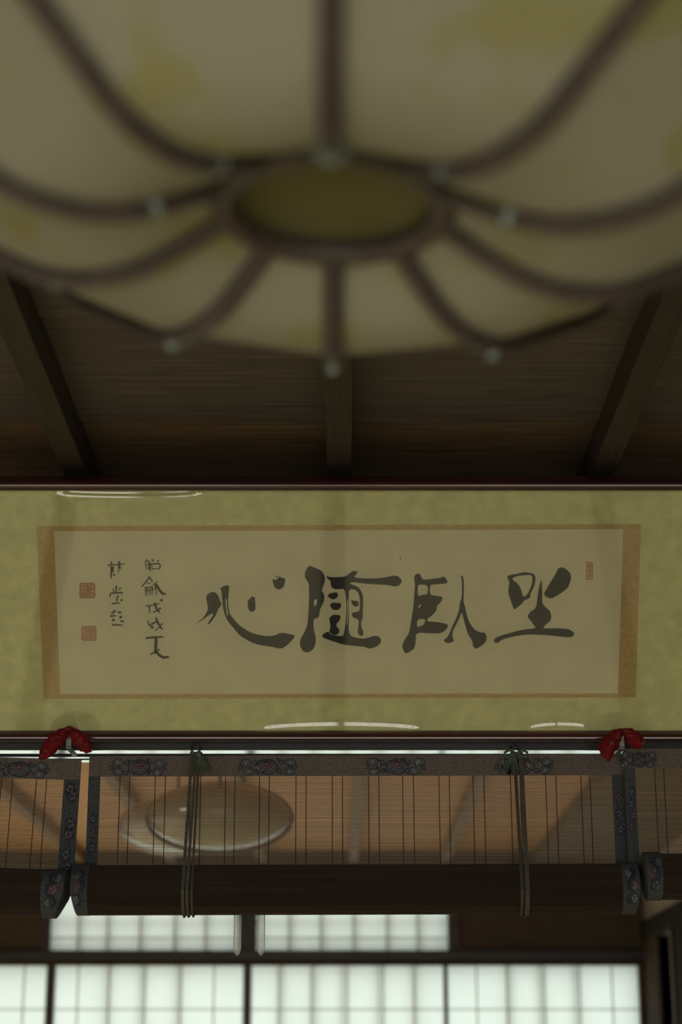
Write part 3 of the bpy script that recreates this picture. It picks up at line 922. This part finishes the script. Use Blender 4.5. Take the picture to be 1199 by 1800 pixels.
def blind(name, xl, xr, top, y, rot, head, bl, br, drop, rr, roll_l, roll_r, threads, figs, vfigs, label, seed, taper=(0, 0)):
    """local frame: origin at the top middle of the blind; front is -y.  bl, br border widths; drop = depth of roll axis"""
    cx = (xl + xr) / 2
    root = empty(name, (cx, y, top), (0, rot, 0))
    rd = random.Random(seed)
    a, b = xl - cx, xr - cx
    # reeds: flat part
    pitch = .00215
    rm = MB()
    z = -head
    ry = -.045
    while z > -drop + .004:
        r = .00044 + rd.uniform(-.00006, .00008)
        j = rd.uniform(-.00018, .00018)
        rm.box(a + .003, b - .003, -r, r, z + j - r, z + j + r)
        z -= pitch
    rm.build('reeds', M['reed'], root)['kind'] = 'stuff'
    # rolled bundle
    rl = MB()
    for layer in range(2):
        R = rr - .0012 - layer * .004
        n = int(2 * math.pi * R / .0022)
        for k in range(n):
            an = 2 * math.pi * k / n
            r = .00085
            c, s = math.cos(an), math.sin(an)
            yy, zz = ry + R * c, -drop + R * s
            rl.tube([(roll_l - cx + .006 + taper[0], yy, zz), (roll_r - cx - .006 - taper[1], yy, zz)], r, n=4, cap=False)
    core = rr - .008
    rl.tube([(roll_l - cx + .005 + taper[0], ry, -drop), (roll_r - cx - .005 - taper[1], ry, -drop)], core, n=24)
    o = rl.build('rolled_reeds', M['reed_shaded'], root)
    o['kind'] = 'stuff'
    # border cloth
    MB().box(a, b, -.0022, .0022, -head, 0, ch=.0006).build('header_band', M['brocade'], root)
    MB().box(a, a + bl, -.0026, .0026, -drop, -head + .0005, ch=.0006).build('side_band', M['brocade_blue'], root)
    MB().box(b - br, b, -.0026, .0026, -drop, -head + .0005, ch=.0006).build('side_band', M['brocade_blue'], root)
    for (x0, x1, tp) in ((roll_l - cx, roll_l - cx + bl * 1.55, taper[0]), (roll_r - cx - br * 1.45, roll_r - cx, taper[1])):
        mb = MB()
        n = 28
        left = x0 < 0
        vs, fs = [], []
        for k in range(n):
            an = 2 * math.pi * k / n
            R = rr + .0012 + .0012 * math.sin(3 * an + seed)
            yy, zz = ry + R * math.cos(an), -drop + R * math.sin(an)
            low = max(0, -math.sin(an) - .1)
            e0 = x0 + (tp * low if left else 0)
            e1 = x1 - (0 if left else tp * low)
            for xx, k2 in ((e0, .72), (e0 + .0015, 1), (e1 - .0015, 1), (e1, .9)):
                vs.append((xx, ry + (yy - ry) * k2, -drop + (zz + drop) * k2))
        for k in range(n):
            l = (k + 1) % n
            for i in range(3): fs.append((k * 4 + i, l * 4 + i, l * 4 + i + 1, k * 4 + i + 1))
        fs.append(tuple(k * 4 for k in range(n)))
        fs.append(tuple(k * 4 + 3 for k in range(n - 1, -1, -1)))
        ob = mb.add(vs, fs).build('rolled_band', M['brocade_blue'], root, 50)
        # figures wrapped on the front of the rolled cloth
        fm = MB()
        xm, wd = (x0 + x1) / 2, (x1 - x0) * .8
        for i in range(3):
            an = math.radians(150 + 28 * i)
            vm = MB()
            disc(xm + rd.uniform(-.15, .15) * wd, 0, wd * .30, .010, vm, -.0003, 0, 12, .15)
            disc(xm + rd.uniform(-.2, .2) * wd, 0, wd * .22, .007, vm, -.0006, 1 + (i % 2), 12, .15)
            for q in range(3):
                spiral(xm + rd.uniform(-.25, .25) * wd, rd.uniform(-.005, .005), wd * .22, .008, rd, vm, -.001, turns=1.1, a0=rd.uniform(0, 6), wd=.0009)
            for q, f_ in ((0, 1),):
                vs2 = []
                for (xx, yy, zz) in vm.v:
                    A = an - zz / rr
                    R = rr + .0028 - yy
                    vs2.append((min(max(xx, x0 + .002), x1 - .002), ry + R * math.cos(A), -drop + R * math.sin(A)))
                o2 = len(fm.v)
                fm.v += vs2
                fm.f += [tuple(i2 + o2 for i2 in q2) for q2 in vm.f]
                fm.m += vm.m
        fm.build('brocade_figure', [M['navy'], M['grey'], M['rose'], M['silver']], root)
    # warp threads
    t0 = None
    for x in threads:
        if t0 is None:
            t0 = MB().tube([(0, -.0012, -head), (0, -.0012, -drop + rr * .6)], .00075, n=5).build('thread', M['thread'], root)
            t0.location.x = x - cx
        else:
            c = copy_part(t0, root)
            c.location.x = x - cx
    for i, (x, wd) in enumerate(figs):
        motif(x - cx, -head * .54, wd, head * .86, -.0022, seed + i * 5, root, -head + .0008, -.002)
    for i, (side, za, zb) in enumerate(vfigs):
        xx = a + bl / 2 if side < 0 else b - br / 2
        vmotif(xx, -zb, -za, (bl if side < 0 else br) * .9, -.0026, seed + 40 + i, root)
    tag(root, label, 'blind', 'bamboo blinds hanging from the lintel')
    return root


YBL = 3.12


def BX(px, py=1400, y=YBL): return at(px, py, y).x
def BZ(py, y=YBL): return at(600, py, y).z


tz = BZ(1327.5)
th_m = [BX(v) for v in (210, 227, 272, 290, 334, 352, 396, 412.5, 456, 473, 520, 538, 584, 602, 648, 666, 708, 727, 772, 790, 832, 851, 898, 915, 960, 978, 1022, 1038)]
hd = tz - BZ(1364)
roll_y = YBL - .045
blind('bamboo_blind', BX(154.5), BX(1099), tz, YBL, math.radians(-.15), hd, .0195, .021, tz - at(600, 1564, roll_y).z, .0405, BX(127, 1560, roll_y), BX(1120, 1560, roll_y), th_m,
      [(BX(241), .096), (BX(470), .098), (BX(696), .100), (BX(922), .098)], [(-1, .095, .190), (1, .06, .14)],
      'wide bamboo blind in the middle with four figures on its header', 3, (.009, .006))
tzl = BZ(1334.5)
xl1 = BX(141, 1400)
blind('bamboo_blind', xl1 - .90, xl1, tzl + .012, YBL, math.radians(1.6), hd, .026, .027, tzl + .012 - at(60, 1557, roll_y).z, .0385, xl1 - .905, BX(126.0, 1560, roll_y), [BX(v) for v in (82, 64, 22, 2.5, -42, -60, -102, -120)],
      [(BX(32), .100), (BX(-190), .098)], [(1, .045, .068), (1, .10, .135), (1, .15, .19)],
      'bamboo blind hanging a little askew at the left edge', 12, (.006, .017))
YBR = 3.098
tzr = at(1150, 1316, YBR).z
xr0 = at(1099, 1400, YBR).x
blind('bamboo_blind', xr0, xr0 + .9, tzr, YBR, 0, tzr - at(600, 1351, YBR).z, .0185, .02, tzr - at(600, 1541, YBR - .045).z, .0375, xr0 + .0155, xr0 + .91, [at(v, 1400, YBR).x for v in (1153, 1169, 1215, 1231)],
      [(at(1122, 1330, YBR).x, .060), (at(1300, 1330, YBR).x, .098)], [(-1, .065, .14)],
      'bamboo blind rolled slightly higher at the right edge', 27, (.004, .006))


# hooks with tassels and holding ribbons
def holder(px, label, bow, strands, lx):
    xx = at(px, 1315, 3.105).x
    top = at(px, 1316, 3.105).z
    r = empty('blind_hook', (xx, 3.105, top))
    h = MB()
    P = [(.0075 * math.cos(a * math.pi / 8), -.002, .0075 * math.sin(a * math.pi / 8)) for a in range(16)]
    h.tube(P, .0018, n=6, closed=True)
    h.tube([(0, -.002, .007), (0, .004, .010), (0, .012, .010)], .0016, n=6)
    h.build('hook', M['iron'], r, True)
    t = MB()
    rd = random.Random(int(px))
    for q in range(44):
        a = rd.uniform(-1, 1)
        l = rd.uniform(.022, .036)
        x0 = lx
        t.tube([(x0 * .2, -.004, -.008), (x0 * .7 + a * .004, -.010, -.014), (x0 + a * .0145, -.010 + rd.uniform(-.003, .003), -.014 - l * (1 - .25 * abs(a)))], [.0018, .0016, .0007], n=5)
    t.sphere((x0 * .5, -.008, -.011), .0065, .006, .006, 10)
    t.build('tassel', M['green'], r, True)
    if bow:
        b = MB()
        for sx in (-1, 1):
            b.tube([(0, -.008, -.010), (sx * .010, -.010, -.004), (sx * .019, -.010, -.008), (sx * .017, -.010, -.016), (0, -.008, -.012)], .0028, n=6, flat=(1, .6, (0, -1, 0)))
        b.build('bow', M['green'], r, True)
    # ribbons: down in front of the roll and round under it
    rc_y, rc_z, R = roll_y - 3.105, at(600, 1564, roll_y).z - top, .0432
    for (x, x2, wd, key) in strands:
        P = [(x, -.004, -.006), (x, -.012, -.045)]
        tang = math.radians(186)
        for i in range(7):
            a = tang + math.radians(100) * i / 6
            P.append((x2, rc_y + R * math.cos(a), rc_z + R * math.sin(a)))
        P.append((x2, rc_y + .035, rc_z - R * .55))
        MB().tube(P, wd, n=6, flat=(1, .22, (0, -1, 0)), cap=True).build('ribbon', M[key], r)
    tag(r, label, 'hook', 'hooks with holding ribbons on the middle blind')


holder(344, 'dark ring hook with green tassel and paired grey ribbons, left on the middle blind', False,
       [(-.0065, -.010, .0030, 'ribbon'), (.0005, -.003, .0028, 'ribbon'), (.006, .0045, .0022, 'ribbon_dark')], .013)
holder(906, 'ring hook with a green bow and one wide olive ribbon, right on the middle blind', True,
       [(-.002, -.002, .0030, 'ribbon_dark'), (.0085, .0065, .0042, 'ribbon')], -.009)

# two clear plastic tabs that hang behind the middle blind
for px, top_py, label in ((417, 1560, 'clear plastic tab hanging below the middle blind, longer one'), (458.5, 1560, 'clear plastic tab hanging below the middle blind beside the dark post')):
    p0, p1 = at(px, top_py, 3.16), at(px, 1680, 3.16)
    hw, L_ = .0058, (p0 - p1).z
    out = [(-hw, L_), (-hw, .010), (-hw * .62, .0035), (0, 0), (hw * .62, .0035), (hw, .010), (hw, L_)]
    mb = MB()
    n = len(out)
    mb.add([(x, -.0008, z) for x, z in out] + [(x, .0008, z) for x, z in out],
           [tuple(range(n)), tuple(range(2 * n - 1, n - 1, -1))] + [(i, n + i, n + (i + 1) % n, (i + 1) % n) for i in range(n)])
    mb.tube([(x * .96, 0, z + .0006) for x, z in out], .0008, n=5, mi=1, cap=False)
    o = mb.build('plastic_tab', [M['clear'], M['clear_edge']])
    o.location = (p1.x, 3.16, p1.z)
    tag(o, label, 'tab', 'clear plastic tabs')

# ------------------------------------------------------------------ paper pendant lamp close to the camera
LD = 1.0                                   # distance of its axis
prof = [(0.0671, 0.5018), (0.0766, 0.4973), (0.0861, 0.4927), (0.0954, 0.488), (0.1048, 0.4835), (0.1144, 0.4793), (0.1248, 0.4758), (0.1361, 0.4733), (0.1483, 0.4722),
        (0.1613, 0.4728), (0.1736, 0.4746), (0.185, 0.4775), (0.1961, 0.4819), (0.2217, 0.4959), (0.261, 0.517), (0.307, 0.5416), (.335, .562), (.345, .590), (.335, .620), (.30, .640)]
HB = .5018
lamp = empty('paper_pendant_lamp', (-.0045, LD, EYE + HB), (0, math.radians(1.7), 0))


def lp_(az, rho, h, off=0):
    return Vector((rho * math.sin(az), rho * math.cos(az), h - HB + off))


ribs = [math.radians(36 * k) for k in range(10)]
asym = .0152
az_of = lambda k: ribs[k % 10]
for k in range(10):
    az = ribs[k]
    rb = MB().tube([lp_(az, r, h, -.001) for r, h in prof], .0062, n=8, flat=(1, 1.1, (math.sin(az + math.pi / 2), math.cos(az + math.pi / 2), 0)))
    ro = rb.build('rib', M['rib'], lamp, True)
    # pale metal: wrapped joints by the ring on the near ribs, pins where the far ribs turn up
    if k in (3, 4, 5, 6, 7):
        p = lp_(az, .108, .4815, -.0005)
        r_ = .0098 if k == 5 else .0074
        MB().sphere(p, r_, r_, r_ * .8, 12).build('joint_cap', M['cap'], ro, True)['label'] = 'pale metal cap by the ring'
    elif k in (0, 1, 9, 8):
        q = lp_(az, .180, .4765, -.0040)
        r_ = .0050 if k != 8 else .0036
        MB().sphere(q, r_, r_, r_ * 1.3, 10).build('joint_pin', M['cap'], ro, True)['label'] = 'pale metal pin at the low point of the rib'
    a2 = ribs[(k + 1) % 10]
    pn = MB()
    n = len(prof)
    S = 6
    vs, fs = [], []
    for r, h in prof:
        A, B = lp_(az, r, h, .0035), lp_(a2, r, h, .0035)
        for s in range(S + 1): vs.append(A.lerp(B, s / S))
    for i in range(n - 1):
        for s in range(S): fs.append((i * (S + 1) + s, i * (S + 1) + s + 1, (i + 1) * (S + 1) + s + 1, (i + 1) * (S + 1) + s))
    pn.add(vs, fs)
    pn.build('paper_panel', M['washi'], lamp, 60)
rg = MB()
rg.tube([lp_(2 * math.pi * i / 60, .0655, HB) for i in range(60)], .0078, n=10, closed=True)
rg.build('bottom_ring', M['rib'], lamp, True)
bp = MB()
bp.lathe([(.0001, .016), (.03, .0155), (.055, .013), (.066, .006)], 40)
bp.build('bottom_panel', M['washi_shaded'], lamp, True)
tr = MB()
tr.tube([lp_(2 * math.pi * i / 60, .298, .642) for i in range(60)], .006, n=8, closed=True)
tr.build('top_ring', M['rib'], lamp, True)
tp = MB()
tp.lathe([(.0001, .152), (.15, .150), (.296, .142)], 40)
tp.build('top_panel', M['washi'], lamp, True)
ln = CZ - (EYE + HB)
MB().tube([(0, 0, .150), (0, 0, ln - .03)], .004, n=8).build('cord', M['cord'], lamp, True)
MB().lathe([(.0001, ln - .035), (.035, ln - .033), (.045, ln - .015), (.045, ln + .002)], 24).build('ceiling_rose', M['rib'], lamp, True)
tag(lamp, 'large near paper pendant lamp with dark curved ribs and a round bottom ring', 'lamp')


# ------------------------------------------------------------------ lamps of the far room, seen through the blind
def far_lamp(name, px, py, y, rx, rz, shade, ring, label):
    p = at(px, py, y)
    r = empty(name, p)
    pr = []
    for i in range(15):
        a = -math.pi / 2 + math.pi * i / 14
        pr.append((max(rx * math.cos(a), .0005), rz * math.sin(a)))
    MB().lathe(pr, 48).build('shade', shade, r, 60)
    MB().tube([(rx * 1.01 * math.cos(2 * math.pi * k / 56), 0, rz * 1.02 * math.sin(2 * math.pi * k / 56)) for k in range(56)], .0065, n=8, closed=True).build('hoop', ring, r, True)
    MB().tube([(0, 0, rz * .9), (0, 0, CZ2 - p.z)], .005, n=8).build('cord', M['cord'], r)
    tag(r, label, 'lamp')


far_lamp('round_pendant_lamp', 386, 1438, 5.0, .192, .090, M['shade'], M['ringwood'], 'round paper pendant lamp with wooden rings seen through the middle blind')
far_lamp('round_pendant_lamp', 312, 1452, 5.75, .180, .084, M['opal'], M['opal'], 'pale round pendant lamp half hidden behind the wood ringed one')
